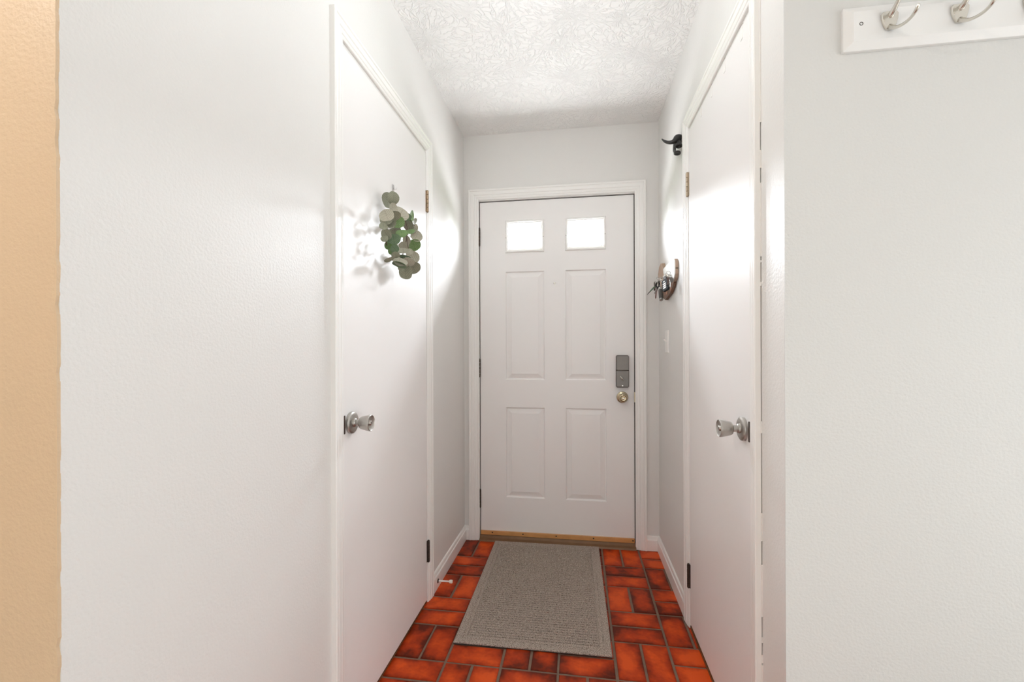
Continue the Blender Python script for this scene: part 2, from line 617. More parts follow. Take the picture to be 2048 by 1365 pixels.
# tan wall left of the hallway corner, with a ragged paint edge
m = MB()
N = 190
rows = []
random.seed(3)
for k in range(N + 1):
    z = -0.02 + (CE + 0.03) * k / N
    j = random.uniform(-0.0007, 0.0007)
    if random.random() < 0.10:
        j += random.uniform(-0.0032, -0.0012)
    x = XL + 0.0004 + j
    rows.append([(-2.6, YLE - 0.002, z), (x, YLE - 0.002, z), (x, YLE + 0.0025, z), (-2.6, YLE + 0.0025, z)])
m.loft(rows)
whl = tag(m.build('wall_hall_left', TAN), 'tan painted wall at the outer corner of the hallway', 'wall', kind='structure')
MB().box(-2.6, XL - WT + 0.01, YLE + 0.002, YLE + WT, -0.02, CE + 0.01).build('wall_core', WALL, whl)
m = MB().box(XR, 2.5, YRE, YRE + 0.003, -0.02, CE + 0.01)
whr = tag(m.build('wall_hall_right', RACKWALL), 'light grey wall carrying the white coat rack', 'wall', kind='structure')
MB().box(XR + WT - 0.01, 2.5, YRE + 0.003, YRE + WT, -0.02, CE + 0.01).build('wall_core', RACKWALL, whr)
m = MB().box(-2.7, -2.6, -2.7, YLE + WT, -0.02, CE + 0.01)
tag(m.build('wall_far_left', TAN), 'tan side wall of the room before the hallway', 'wall', kind='structure')
m = MB().box(2.4, 2.5, -2.7, YRE + WT, -0.02, CE + 0.01)
tag(m.build('wall_far_right', WALL), 'grey side wall of the room before the hallway', 'wall', kind='structure')
m = MB().box(-2.7, 2.5, -2.7, -2.6, -0.02, CE + 0.01)
tag(m.build('wall_back', WALL), 'grey back wall of the room before the hallway', 'wall', kind='structure')

# ------------------------------------------------------------------ terracotta tiles (children of the floor)
TX, TY, TP, TA = 0.1321, 1.5576, 0.2054, 0.0     # joint origin, unit pitch
J = 0.0095
tile_cache = {}


def tile_mesh(w, h):
    key = (round(w, 4), round(h, 4))
    if key in tile_cache:
        return tile_cache[key]
    mb = MB()
    b = min(0.004, w * 0.2, h * 0.2)
    r = []
    for (i, z) in ((0, -0.012), (0, -0.0022), (b * 0.35, -0.0006), (b, 0.0)):
        r.append([(-w / 2 + i, -h / 2 + i, z), (w / 2 - i, -h / 2 + i, z), (w / 2 - i, h / 2 - i, z), (-w / 2 + i, h / 2 - i, z)])
    mb.loft(r)
    o = mb.build('tile', TILE, smooth=False)
    me = o.data
    bpy.data.objects.remove(o)
    tile_cache[key] = me
    return me


random.seed(11)
for i in range(-5, 4):
    for j in range(-6, 6):
        x0, y0 = TX + i * TP, TY + j * TP
        if (i + j) % 2 == 0:   # two upright tiles side by side (the cell right of the joint origin)
            cells = [(x0, y0, TP / 2, TP), (x0 + TP / 2, y0, TP / 2, TP)]
        else:
            cells = [(x0, y0, TP, TP / 2), (x0, y0 + TP / 2, TP, TP / 2)]
        for (a, b, w, h) in cells:
            xa, xb = max(a + J / 2, XL - 0.03), min(a + w - J / 2, XR + 0.03)
            ya, yb = max(b + J / 2, 0.465), min(b + h - J / 2, D + 0.004)
            if xb - xa < 0.008 or yb - ya < 0.008:
                continue
            o = bpy.data.objects.new('tile', tile_mesh(xb - xa, yb - ya))
            o.location = ((xa + xb) / 2 + random.uniform(-0.0008, 0.0008), (ya + yb) / 2 + random.uniform(-0.0008, 0.0008), random.uniform(-0.0006, 0.0))
            o.rotation_euler = (0, 0, random.uniform(-0.004, 0.004))
            o.parent = fl
            C.objects.link(o)

# ------------------------------------------------------------------ casings and baseboards
PROF = [(0.0, 0.0), (0.0, 0.0145), (0.002, 0.0165), (0.009, 0.0165), (0.012, 0.0135), (0.0135, 0.0135), (0.016, 0.0150), (0.030, 0.0142), (0.033, 0.0115), (0.0345, 0.0115), (0.037, 0.0125), (0.045, 0.0108), (0.0475, 0.0085), (0.052, 0.0092), (0.0565, 0.0075), (0.058, 0.005), (0.058, 0.0)]


def casing(name, W, u0, u1, zt, label, scale=1.0, gap=False):
    """u0/u1 outer edges, zt outer top"""
    loc = Vector(W((u0 + u1) / 2, 0, 0))
    e = empty(name, loc)
    tag(e, label, 'door casing', kind='structure')
    P = [(w * scale, t) for w, t in PROF]
    Q = [(0.006, 0.0), (0.006, 0.0022), (0.0, 0.0022)] + P[1:] if gap else P      # a real crevice between this leg and the wall
    MB().loft([[W(u0 + w, 0, t) for w, t in Q], [W(u0 + w, zt - w, t) for w, t in Q]]).build('casing_leg', TRIM, e)
    MB().loft([[W(u1 - w, 0, t) for w, t in P], [W(u1 - w, zt - w, t) for w, t in P]]).build('casing_leg', TRIM, e)
    MB().loft([[W(u0 + w, zt - w, t) for w, t in P], [W(u1 - w, zt - w, t) for w, t in P]]).build('casing_head', TRIM, e)
    return e


trimL = casing('trim_1', Lw, 1.1386, 1.9735, 2.1077, 'white moulded casing around the door with the wreath')
trimR = casing('trim_2', Rw, 1.1831, 1.9480, 2.1077, 'white moulded casing around the door below the black wall hook', gap=True)
trimF = casing('trim_3', Fw, -0.6519, 0.3853, 2.1096, 'white moulded casing around the front door', 1.07)

BB = [(0.0, 0.0), (0.0135, 0.0), (0.0135, 0.058), (0.0125, 0.062), (0.0095, 0.066), (0.0085, 0.071), (0.0075, 0.077), (0.005, 0.081), (0.002, 0.083), (0.0, 0.083)]


def baseboard(name, W, u0, u1, label):
    o = MB().loft([[W(u0, z, n) for n, z in BB], [W(u1, z, n) for n, z in BB]]).build(name, TRIM)
    return tag(o, label, 'baseboard', kind='structure')


baseboard('baseboard_left', Lw, 1.9735, D, 'white baseboard with the little door stop')
baseboard('baseboard_right', Rw, 1.9480, D, 'white baseboard under the light switch')
baseboard('baseboard_front', Fw, 0.3853, XR - 0.0, 'short white baseboard right of the front door casing')
baseboard('baseboard_front_left', Fw, XL, -0.6519, 'tiny white baseboard piece left of the front door casing')
baseboard('baseboard_near_left', Lw, YLE, 1.1386, 'white baseboard on the long hallway wall')
baseboard('baseboard_near_right', Rw, YRE, 1.1831, 'white baseboard between casing and corner')


def Gw(u, z, n):
    return (u, YRE - n, z)


baseboard('baseboard_rack_wall', Gw, XR, 2.4, 'white baseboard below the coat rack wall')

# caulk bead between the near right casing and the wall, cracked open in places
e = trimR
cuts = []
random.seed(5)
z = 0.0
segs = [(0.0, .30, 0), (.30, .42, 1), (.42, .47, 2), (.47, .60, 0), (.60, .66, 2), (.66, .73, 0), (.73, .93, 2), (.93, .96, 0), (.96, 1.30, 2), (1.30, 1.40, 1), (1.40, 1.52, 0), (1.52, 1.60, 1), (1.60, 1.64, 0), (1.64, 1.71, 2), (1.71, 2.10, 0)]
cm = MB()
for a, b, k in segs:
    if k == 0:
        cm.box(XR - 0.003, XR + 0.001, 1.1808, 1.1835, a, b)
    elif k == 1:
        zz = a
        while zz < b:
            h = random.uniform(0.006, 0.02)
            if random.random() >= 0.5:
                cm.box(XR - 0.003, XR + 0.001, 1.1808, 1.1835, zz, min(b, zz + h))
            zz += h
cm.build('caulk_bead', CAULK, e)


# ------------------------------------------------------------------ shared door hardware
def hinge(parent, W, u, zc, n, mat, h=0.095, r=0.0058, leafdir=0):
    """five-knuckle butt hinge, seen on the knuckle side"""
    mb = MB()
    k = 5
    for q in range(k):
        za, zb = zc - h / 2 + q * h / k + 0.0006, zc - h / 2 + (q + 1) * h / k - 0.0006
        c = W(u, za, n)
        mb.lathe([(0, r * 0.85), (0.0008, r), (zb - za - 0.0008, r), (zb - za, r * 0.85)], c, (0, 0, 1), 14)
    c = W(u, zc - h / 2 - 0.003, n)
    mb.lathe([(0, r * 0.5), (0.002, r * 0.8), (0.0035, r * 0.7)], c, (0, 0, 1), 12)
    c = W(u, zc + h / 2, n)
    mb.lathe([(0, r * 0.8), (0.002, r * 0.8), (0.0035, r * 0.4)], c, (0, 0, 1), 12)
    o = mb.build('hinge', mat, parent, smooth=True)
    if leafdir:
        a, b = W(u, zc - h / 2, n - 0.006), W(u + leafdir * 0.009, zc + h / 2, n - 0.003)
        MB().box(min(a[0], b[0]), max(a[0], b[0]), min(a[1], b[1]), max(a[1], b[1]), a[2], b[2]).build('hinge_leaf', mat, o)
    return o


def tulip_knob(parent, W, u, z, n):
    """rosette + tulip knob with a privacy pin, axis out of the door"""
    c = Vector(W(u, z, n))
    ax = Vector(W(u, z, n + 1)) - c
    rose = MB().lathe([(0, 0.033), (0.004, 0.0335), (0.0075, 0.0325), (0.0095, 0.029), (0.0105, 0.0275), (0.0115, 0.013), (0.016, 0.0125), (0.0175, 0.011)], c, ax, 36).build('rosette', NICKEL, parent, smooth=True)
    kn = MB().lathe([(0.0165, 0.0095), (0.028, 0.0095), (0.0295, 0.013), (0.031, 0.0165), (0.035, 0.0190), (0.045, 0.0214), (0.055, 0.0236), (0.061, 0.0248), (0.0645, 0.0245), (0.0655, 0.0230), (0.0640, 0.0215), (0.0600, 0.0085), (0.0600, 0.0075), (0.0640, 0.0068), (0.0655, 0.0055), (0.0655, 0.0020), (0.0625, 0.0019), (0.0625, 0.0)], c, ax, 36).build('door_knob', NICKEL, parent, smooth=True)
    pin = MB().lathe([(0.0622, 0.0018), (0.0648, 0.0018), (0.0652, 0.0)], c, ax, 10).build('privacy_pin', DARK, kn)
    return kn


def flat_door(name, W, u0, u1, z0, z1, knob_u, knob_z, hinge_u, hinges, hmat, latch_u, leafdir, label):
    e = empty(name, W((u0 + u1) / 2, z0, 0))
    tag(e, label, 'door', kind='structure')
    mb = MB()
    o = [(u0, z0), (u1, z0), (u1, z1), (u0, z1)]
    mb.prism(o, W, -0.035, 0.0045)
    mb.build('slab', DOORP, e, bevel=0.0015)
    tulip_knob(e, W, knob_u, knob_z, 0.0045)
    for hz, hm in zip(hinges, hmat):
        hinge(e, W, hinge_u, hz, 0.0105, hm, leafdir=leafdir)
    a, b = W(latch_u - 0.0035, knob_z - 0.028, 0.0), W(latch_u + 0.0045, knob_z + 0.026, 0.0082)
    pl = [(latch_u - 0.003, knob_z - 0.024), (latch_u - 0.001, knob_z - 0.027), (latch_u + 0.0055, knob_z - 0.027), (latch_u + 0.0065, knob_z - 0.024), (latch_u + 0.0065, knob_z + 0.023), (latch_u + 0.0055, knob_z + 0.027), (latch_u - 0.001, knob_z + 0.027), (latch_u - 0.003, knob_z + 0.024)]
    MB().prism(pl, W, -0.005, 0.0092).build('latch_plate', LATCH, e)
    return e


door2 = flat_door('door_2', Lw, DL0 + 0.003, DL1 - 0.004, 0.014, DLT - 0.005, 1.240, 0.924, DL1 - 0.0015, (1.818, 0.232), (BRONZE, DARKBRONZE), DL0 - 0.0030, -1,
                  'flat white door with a eucalyptus wreath hung on it')
door3 = flat_door('door_3', Rw, DR0 + 0.003, DR1 - 0.004, 0.020, DRT - 0.005, 1.2935, 0.922, DR1 - 0.0015, (1.818, 0.214), (HINGE, DARKBRONZE), DR0 + 0.0005, -1,
                  'flat white door with over-door brackets on its top edge')
# dark joints behind the slabs are the recess itself; wooden sill under the right door
MB().box(XR - 0.004, XR + 0.05, DR0, DR1, -0.004, 0.010).build('door_sill', SILL, door3)
MB().box(XL - 0.05, XL + 0.001, DL0, DL1, -0.004, 0.006).build('door_sill', SILL, door2)

# ------------------------------------------------------------------ front door
df = empty('door_1', (-0.131, D, 0))
tag(df, 'white steel front door with two small bright windows and four panels', 'door', kind='structure')
SX0, SX1, SZ0, SZ1 = -0.5845, 0.3198, 0.030, 2.0365
NF = -0.012                                   # face of the slab lies 12 mm behind the wall plane
COLS = [(-0.4285, -0.196), (-0.072, 0.1625)]
LITE_Z = (1.728, 1.920)
PANEL_Z = [(0.966, 1.614), (0.2595, 0.800)]
mb = MB()
xs = [SX0, COLS[0][0], COLS[0][1], COLS[1][0], COLS[1][1], SX1]
zs = [SZ0, PANEL_Z[1][0], PANEL_Z[1][1], PANEL_Z[0][0], PANEL_Z[0][1], LITE_Z[0], LITE_Z[1], SZ1]
holes = set()
for ci in (1, 3):
    for ri in (1, 3, 5):
        holes.add((ci, ri))
LI = 0.022                                    # hole of the lite is smaller than its frame
for a in range(5):
    for b in range(7):
        x0, x1, z0, z1 = xs[a], xs[a + 1], zs[b], zs[b + 1]
        if (a, b) not in holes:
            mb.quad(Fw(x0, z0, NF), Fw(x1, z0, NF), Fw(x1, z1, NF), Fw(x0, z1, NF))
            continue
        if b == 5:
            steps = [(0, NF), (LI, NF), (LI, NF - 0.044)]
        else:
            steps = [(0, NF), (0.0035, NF - 0.0075), (0.0075, NF - 0.0095), (0.0115, NF - 0.0080), (0.0130, NF - 0.0080), (0.034, NF - 0.0015), (0.0352, NF - 0.0003)]
        prev = None
        for (i, n) in steps:
            ring = [Fw(x0 + i, z0 + i, n), Fw(x1 - i, z0 + i, n), Fw(x1 - i, z1 - i, n), Fw(x0 + i, z1 - i, n)]
            if prev:
                for q in range(4):
                    mb.quad(prev[q], prev[(q + 1) % 4], ring[(q + 1) % 4], ring[q])
            prev = ring
        if b != 5:
            mb.quad(*prev)
# rim and back of the slab
T = NF - 0.044
mb.quad(Fw(SX0, SZ0, NF), Fw(SX0, SZ1, NF), Fw(SX0, SZ1, T), Fw(SX0, SZ0, T))
mb.quad(Fw(SX1, SZ0, NF), Fw(SX1, SZ0, T), Fw(SX1, SZ1, T), Fw(SX1, SZ1, NF))
mb.quad(Fw(SX0, SZ1, NF), Fw(SX1, SZ1, NF), Fw(SX1, SZ1, T), Fw(SX0, SZ1, T))
mb.quad(Fw(SX0, SZ0, NF), Fw(SX0, SZ0, T), Fw(SX1, SZ0, T), Fw(SX1, SZ0, NF))
for a in range(5):
    for b in range(7):
        x0, x1, z0, z1 = xs[a], xs[a + 1], zs[b], zs[b + 1]
        if (a, b) in holes and b == 5:
            i = LI
            o4 = [Fw(x0, z0, T), Fw(x1, z0, T), Fw(x1, z1, T), Fw(x0, z1, T)]
            i4 = [Fw(x0 + i, z0 + i, T), Fw(x1 - i, z0 + i, T), Fw(x1 - i, z1 - i, T), Fw(x0 + i, z1 - i, T)]
            for q in range(4):
                mb.quad(o4[q], o4[(q + 1) % 4], i4[(q + 1) % 4], i4[q])
        else:
            mb.quad(Fw(x0, z0, T), Fw(x0, z1, T), Fw(x1, z1, T), Fw(x1, z0, T))
mb.build('slab', DOORP, df)
for (x0, x1) in COLS:
    z0, z1 = LITE_Z
    prof = [(0.0, NF - 0.001), (0.0, NF + 0.004), (0.003, NF + 0.008), (0.011, NF + 0.009), (0.013, NF + 0.0065), (0.018, NF + 0.005), (0.0225, NF - 0.003), (0.0245, NF - 0.003), (0.031, NF - 0.012), (0.031, NF - 0.020), (0.022, NF - 0.020)]
    mb = MB()
    rings = [[Fw(x0 + i, z0 + i, n), Fw(x1 - i, z0 + i, n), Fw(x1 - i, z1 - i, n), Fw(x0 + i, z1 - i, n)] for i, n in prof]
    mb.loft(rings, cap=False)
    fr = mb.build('window_frame', TRIM, df)
    i = 0.024
    MB().box(x0 + i, x1 - i, D + 0.0285, D + 0.0325, z0 + i, z1 - i).build('pane', GLASS, fr)
    for sx in (x0 + 0.0045, x1 - 0.0045):
        c = Fw(sx, (z0 + z1) / 2 - 0.008, NF + 0.0075)
        MB().lathe([(0, 0.0032), (0.0015, 0.003), (0.002, 0.002)], c, (0, -1, 0), 10).build('screw_plug', NICKEL, fr)
# jamb stops close the joint round the slab
for nm, b in (('jamb_stop', (FX0 - 0.01, FX0 + 0.014, 0.0, FZT)), ('jamb_stop', (FX1 - 0.014, FX1 + 0.01, 0.0, FZT)), ('jamb_stop', (FX0, FX1, FZT - 0.014, FZT + 0.01))):
    MB().box(b[0], b[1], D + 0.0575, D + 0.13, b[2], b[3]).build(nm, TRIM, trimF)
for nm, b in (('weatherstrip', (FX0 - 0.002, SX0 - 0.0002, 0.0, FZT)), ('weatherstrip', (SX1 + 0.0002, FX1 + 0.002, 0.0, FZT)), ('weatherstrip', (FX0, FX1, SZ1 + 0.0002, FZT + 0.002))):
    MB().box(b[0], b[1], D + 0.019, D + 0.058, b[2], b[3]).build(nm, DARK, trimF)
# hinges of the front door (dark, knuckles in the joint)
for hz in (1.828, 1.036, 0.248):
    hinge(df, Fw, SX0 - 0.0025, hz, -0.005, DARKBRONZE, h=0.108, r=0.0055)
# electronic deadbolt case
x0, x1, z0, z1 = 0.217, 0.289, 0.927, 1.111
db = empty('deadbolt', (0.253, D, 1.02))
db.parent = df
db.location = Vector((0.253, D + 0.012, 1.02)) - origin['door_1']
origin[db.name] = Vector((0.253, D + 0.012, 1.02))


def rrect(x0, x1, z0, z1, r, bulge=0.0, seg=5):
    pts = []
    for cx, cz, a0 in ((x1 - r, z1 - r, 0), (x0 + r, z1 - r, 90), (x0 + r, z0 + r, 180), (x1 - r, z0 + r, 270)):
        for k in range(seg + 1):
            a = math.radians(a0 + 90 * k / seg)
            px, pz = cx + r * math.cos(a), cz + r * math.sin(a)
            if bulge:
                f = 1 - ((px - (x0 + x1) / 2) / ((x1 - x0) / 2)) ** 2
                pz += bulge * f * (1 if pz > (z0 + z1) / 2 else -1)
            pts.append((px, pz))
    return pts


def shell(x0, x1, z0, z1, r, levels, bulge):
    mb = MB()
    mb.loft([[Fw(px, pz, n) for px, pz in rrect(x0 + i, x1 - i, z0 + i, z1 - i, max(r - i, 0.001), bulge)] for i, n in levels])
    return mb


shell(x0, x1, z0, z1, 0.008, [(0, NF), (0, NF + 0.012), (0.0015, NF + 0.014)], 0.003).build('lock_base', DARKBRONZE, db, smooth=True)
zm = 1.024
shell(x0 + .001, x1 - .001, zm + 0.0012, z1 - 0.0015, 0.007, [(0, NF + 0.010), (0, NF + 0.026), (0.003, NF + 0.029)], 0.002).build('battery_cover', LOCKP, db, smooth=True)
lower = shell(x0 + .001, x1 - .001, z0 + 0.0015, zm - 0.0012, 0.007, [(0, NF + 0.010), (0, NF + 0.026), (0.003, NF + 0.029)], 0.002).build('lock_case', LOCKP, db, smooth=True)
c = Vector(Fw(0.2475, 0.980, NF + 0.029))
MB().lathe([(0, 0.010), (0.002, 0.010), (0.003, 0.008)], c, (0, -1, 0), 20).build('turn_collar', LOCKP, db, smooth=True)
mb = MB()
dirv = Vector((0.55, 0, -0.83)).normalized()
rings = []
for k in range(9):
    s_ = -1 + 2 * k / 8
    rr = 0.0075 * math.sqrt(max(0.02, 1 - s_ * s_)) + 0.0008
    cc = c + dirv * 0.017 * s_ + Vector((0, -0.010, 0))
    side = dirv.cross(Vector((0, 1, 0)))
    rings.append([cc + side * math.cos(2 * PI * j / 12) * rr * 0.75 + Vector((0, -1, 0)) * math.sin(2 * PI * j / 12) * rr * 1.2 for j in range(12)])
mb.loft(rings)
mb.build('thumb_turn', BRIGHTNICKEL, db, smooth=True)
MB().lathe([(0, 0.0035), (0.0012, 0.0033), (0.0014, 0.0)], Fw(0.2525, 0.937, NF + 0.0285), (0, -1, 0), 12).build('screw', BRIGHTNICKEL, db)
# brass knob
c = Fw(0.253, 0.869, NF)
MB().lathe([(0, 0.033), (0.003, 0.0335), (0.007, 0.032), (0.010, 0.027), (0.013, 0.016), (0.016, 0.0135)], c, (0, -1, 0), 32).build('rosette', BRASS, df, smooth=True)
kn = MB().lathe([(0.014, 0.0115), (0.026, 0.0115), (0.030, 0.015), (0.036, 0.0215), (0.044, 0.0255), (0.052, 0.0258), (0.058, 0.0235), (0.0615, 0.0195), (0.0625, 0.0165), (0.060, 0.0145), (0.0595, 0.012), (0.0595, 0.0)], c, (0, -1, 0), 32).build('door_knob', BRASS, df, smooth=True)
MB().lathe([(0.0595, 0.0095), (0.063, 0.0092), (0.0638, 0.008), (0.0638, 0.0)], c, (0, -1, 0), 20).build('turn_button', BRASS, kn, smooth=True)
MB().box(c[0] - 0.007, c[0] + 0.007, c[1] - 0.0675, c[1] - 0.0632, c[2] - 0.0018, c[2] + 0.0018).build('turn_bar', BRIGHTNICKEL, kn, bevel=0.0008)
MB().box(SX1 - 0.001, SX1 + 0.006, D - 0.003, D + 0.010, 0.842, 0.900).build('strike_plate', BRASS, df)
# peephole
c = Fw(-0.1345, 1.5385, NF)
ph = MB().lathe([(0, 0.0072), (0.0015, 0.007), (0.002, 0.0045), (0.0008, 0.0035), (0.0006, 0.0)], c, (0, -1, 0), 18).build('peephole', BRIGHTNICKEL, df, smooth=True)
# oak sweep with dark screws
sw = MB().prism([(SX0 + 0.001, 0.031), (SX1 - 0.001, 0.031), (SX1 - 0.001, 0.057), (SX0 + 0.001, 0.055)], Fw, NF - 0.002, NF + 0.010).build('door_sweep', OAK, df, bevel=0.0015)
for px in (-0.512, -0.327, -0.130, 0.086, 0.309):
    MB().lathe([(0, 0.0045), (0.0014, 0.0042), (0.0016, 0.0)], Fw(px, 0.046, NF + 0.0098), (0, -1, 0), 12).build('screw', DARK, sw)
# threshold
m = MB()
m.loft([[(x, D - 0.022, -0.003), (x, D - 0.018, 0.009), (x, D - 0.004, 0.016), (x, D + 0.004, 0.029), (x, D + 0.13, 0.029), (x, D + 0.13, -0.003)] for x in (FX0 + 0.001, FX1 - 0.001)])
th = m.build('trim_4', SILL)
tag(th, 'dark brown wooden threshold under the front door', 'threshold', kind='structure')

# portals let the sky outside be sampled through the two small windows
for (x0, x1) in COLS:
    area_light('door_window_portal', ((x0 + x1) / 2, D + 0.060, (LITE_Z[0] + LITE_Z[1]) / 2), (0, -1, 0), x1 - x0 - 0.04, LITE_Z[1] - LITE_Z[0] - 0.04, 1.0, (1, 1, 1), portal=True)

# outside: unseen soffit, lawn and house, added to limit daylight through the door windows
m = MB().box(-2.2, 2.0, D + 0.141, D + 0.85, 2.50, 2.62)
tag(m.build('soffit', TRIM), 'unseen white soffit added outside above the front door to cut off the high sky', 'soffit', kind='structure')
LAWN = plain('added_dark_lawn', (0.05, 0.07, 0.035, 1), 0.95, var=0.3, var_scale=8)
m = MB().box(-30, 30, D + 4.6, 18.0, -0.5, -0.3)  # added dark lawn, keeps bright far ground from lighting the upper walls
tag(m.build('ground', LAWN), 'unseen dark green lawn added outside to hide the bright far ground', 'lawn', kind='structure')
e = empty('house', (-0.5, 20.0, -0.2))  # added house, blocks the sky near the horizon
tag(e, 'unseen grey house added across the street to block the low sky', 'house', kind='structure')
MB().box(-16, 15, 18, 26, -0.3, 3.0).build('added_house_wall', HOUSE, e)
m = MB()
m.loft([[(x, 17.5, 3.0), (x, 22, 5.2), (x, 26.5, 3.0)] for x in (-16.5, 15.5)])
m.build('roof', ROOFM, e)

# ------------------------------------------------------------------ assumed ceiling lamps, unseen (above the frame)

def assumed_ceiling_lamp(x, y, power, color, label):
    lamp = empty('assumed_ceiling_lamp', (x, y, CE))
    tag(lamp, label, 'lamp')
    MB().lathe([(0, 0.07), (0.018, 0.07), (0.024, 0.06), (0.026, 0.012), (0.15, 0.012)], (x, y, CE), (0, 0, -1), 32).build('assumed_lamp_base', TRIM, lamp, smooth=True)
    MB().lathe([(0.136, 0.03), (0.142, 0.05), (0.155, 0.072), (0.18, 0.086), (0.21, 0.08), (0.235, 0.055), (0.245, 0.02), (0.246, 0.0)], (x, y, CE), (0, 0, -1), 32).build('assumed_lamp_globe', GLOBE, lamp, smooth=True)
    l = bpy.data.lights.new('assumed_ceiling_lamp_offscreen', 'POINT')
    l.energy = power
    l.color = color
    l.shadow_soft_size = 0.06
    lo = bpy.data.objects.new('assumed_ceiling_lamp_offscreen', l)
    lo.location = (x, y, CE - 0.185)
    C.objects.link(lo)


GLOBE = glass_mat('assumed_globe_glass', 0.04)
assumed_ceiling_lamp(-0.11, 1.20, 7.2, (0.91, 0.965, 1.0), 'assumed unseen glass globe ceiling lamp above the hallway between the two flat doors')
assumed_ceiling_lamp(-1.3, -0.25, 34.0, (1.0, 0.99, 0.97), 'assumed unseen glass globe ceiling lamp in the room before the hallway')

# ------------------------------------------------------------------ door mat
MX0, MX1, MY0, MY1 = -0.486, 0.119, 1.659, 2.5745
mt = empty('door_mat', ((MX0 + MX1) / 2, (MY0 + MY1) / 2, 0))
tag(mt, 'grey brown ribbed door mat lying on the red tiles', 'door mat')
ang = 0.010


def mrot(x, y, z):
    cx, cy = (MX0 + MX1) / 2, (MY0 + MY1) / 2
    return (cx + (x - cx) * math.cos(ang) - (y - cy) * math.sin(ang), cy + (x - cx) * math.sin(ang) + (y - cy) * math.cos(ang), z)


ang = 0.008
BACKING = plain('dark_rubber_backing', (0.03, 0.027, 0.025, 1), 0.8)
m = MB()
m.loft([[mrot(*p) for p in ((MX0 + i, MY0 + i, z), (MX1 - i, MY0 + i, z), (MX1 - i, MY1 - i, z), (MX0 + i, MY1 - i, z))] for i, z in ((0.0, 0.0005), (0.0, 0.0035))])
m.build('backing', BACKING, mt)
m = MB()
m.loft([[mrot(*p) for p in ((MX0 + i, MY0 + i, z), (MX1 - i, MY0 + i, z), (MX1 - i, MY1 - i, z), (MX0 + i, MY1 - i, z))] for i, z in ((0.0, 0.0030), (0.0, 0.0075), (0.0025, 0.0095), (0.026, 0.0095), (0.0275, 0.0075), (0.0305, 0.0075), (0.032, 0.0095), (0.044, 0.0095), (0.0455, 0.0055))])
m.build('pile_border', PILE, mt)
ib = 0.0448
m = MB()
m.loft([[mrot(*p) for p in ((MX0 + ib, MY0 + ib, z), (MX1 - ib, MY0 + ib, z), (MX1 - ib, MY1 - ib, z), (MX0 + ib, MY1 - ib, z))] for z in (0.0050, 0.0060)])
m.build('pile_base', PILE, mt)
m = MB()
random.seed(21)
ins = 0.047
y = MY0 + ins
r = 0
while y < MY1 - ins - 0.01:
    x = MX0 + ins - (0.0 if r % 2 else random.uniform(0, 0.008))
    x = max(x, MX0 + ins)
    while x < MX1 - ins - 0.004:
        w = min(random.uniform(0.018, 0.034), MX1 - ins - x)
        hh = random.uniform(0.0090, 0.0100)
        a, b = 0.0012, 0.0024
        rg = []
        for i, z in ((a, 0.0055), (b, hh)):
            iy = i + 0.0012
            rg.append([mrot(*p) for p in ((x + i, y + iy, z), (x + w - i, y + iy, z), (x + w - i, y + 0.0158 - iy, z), (x + i, y + 0.0158 - iy, z))])
        m.loft(rg)
        x += w
    y += 0.0158
    r += 1
o = m.build('raised_pattern', PILE, mt)
o['kind'] = 'stuff'

# ------------------------------------------------------------------ door stop
c = Vector((XL + 0.0125, 2.036, 0.034))
ds = empty('door_stop', c)
tag(ds, 'white rubber tipped door stop screwed to the left baseboard', 'door stop')
MB().lathe([(-0.001, 0.011), (0.002, 0.0108), (0.005, 0.007), (0.006, 0.005)], c, (1, 0, 0), 20).build('mount', DARKBRONZE, ds, smooth=True)
MB().lathe([(0.004, 0.0042), (0.060, 0.0036)], c, (1, 0, 0.02), 14).build('rod', PLASTIC, ds, smooth=True)
MB().lathe([(0.058, 0.006), (0.060, 0.0078), (0.070, 0.0082), (0.073, 0.0068), (0.0735, 0.0)], c, (1, 0, 0.02), 18).build('rubber_tip', RUBBER, ds, smooth=True)

# ------------------------------------------------------------------ light switch
us, zs_ = 2.352, 1.184
ls = empty('light_switch', Rw(us, zs_, 0))
tag(ls, 'white toggle light switch on the wall below the key holder', 'switch')
mb = MB()
mb.loft([[Rw(us - w / 2 + i, zs_ - h / 2 + i, n) for w, h in ((0.07, 0.115),)] and [Rw(us + a * (0.035 - i), zs_ + b * (0.0575 - i), n) for a, b in ((-1, -1), (1, -1), (1, 1), (-1, 1))] for i, n in ((0, 0), (0, 0.003), (0.003, 0.0062), (0.0045, 0.0066))])
mb.build('wall_plate', PLASTIC, ls)
mb = MB()
mb.loft([[Rw(us + a * 0.0048, zs_ + 0.004 + b, n) for a, b in ((-1, -0.011), (1, -0.011), (1, 0.011), (-1, 0.011))] for n in (0.004, 0.0068)])
mb.loft([[Rw(us + a * s, zs_ + b * s * 1.1 + o_, n) for a, b in ((-1, -1), (1, -1), (1, 1), (-1, 1))] for s, o_, n in ((0.0042, 0.001, 0.006), (0.0036, 0.007, 0.014), (0.0028, 0.0105, 0.0185))])
mb.build('toggle', PLASTIC, ls)
for dz in (-0.030, 0.030):
    MB().lathe([(0, 0.003), (0.001, 0.0028), (0.0012, 0.0)], Rw(us, zs_ + dz, 0.0062), (-1, 0, 0), 10).build('screw', PLASTIC, ls)

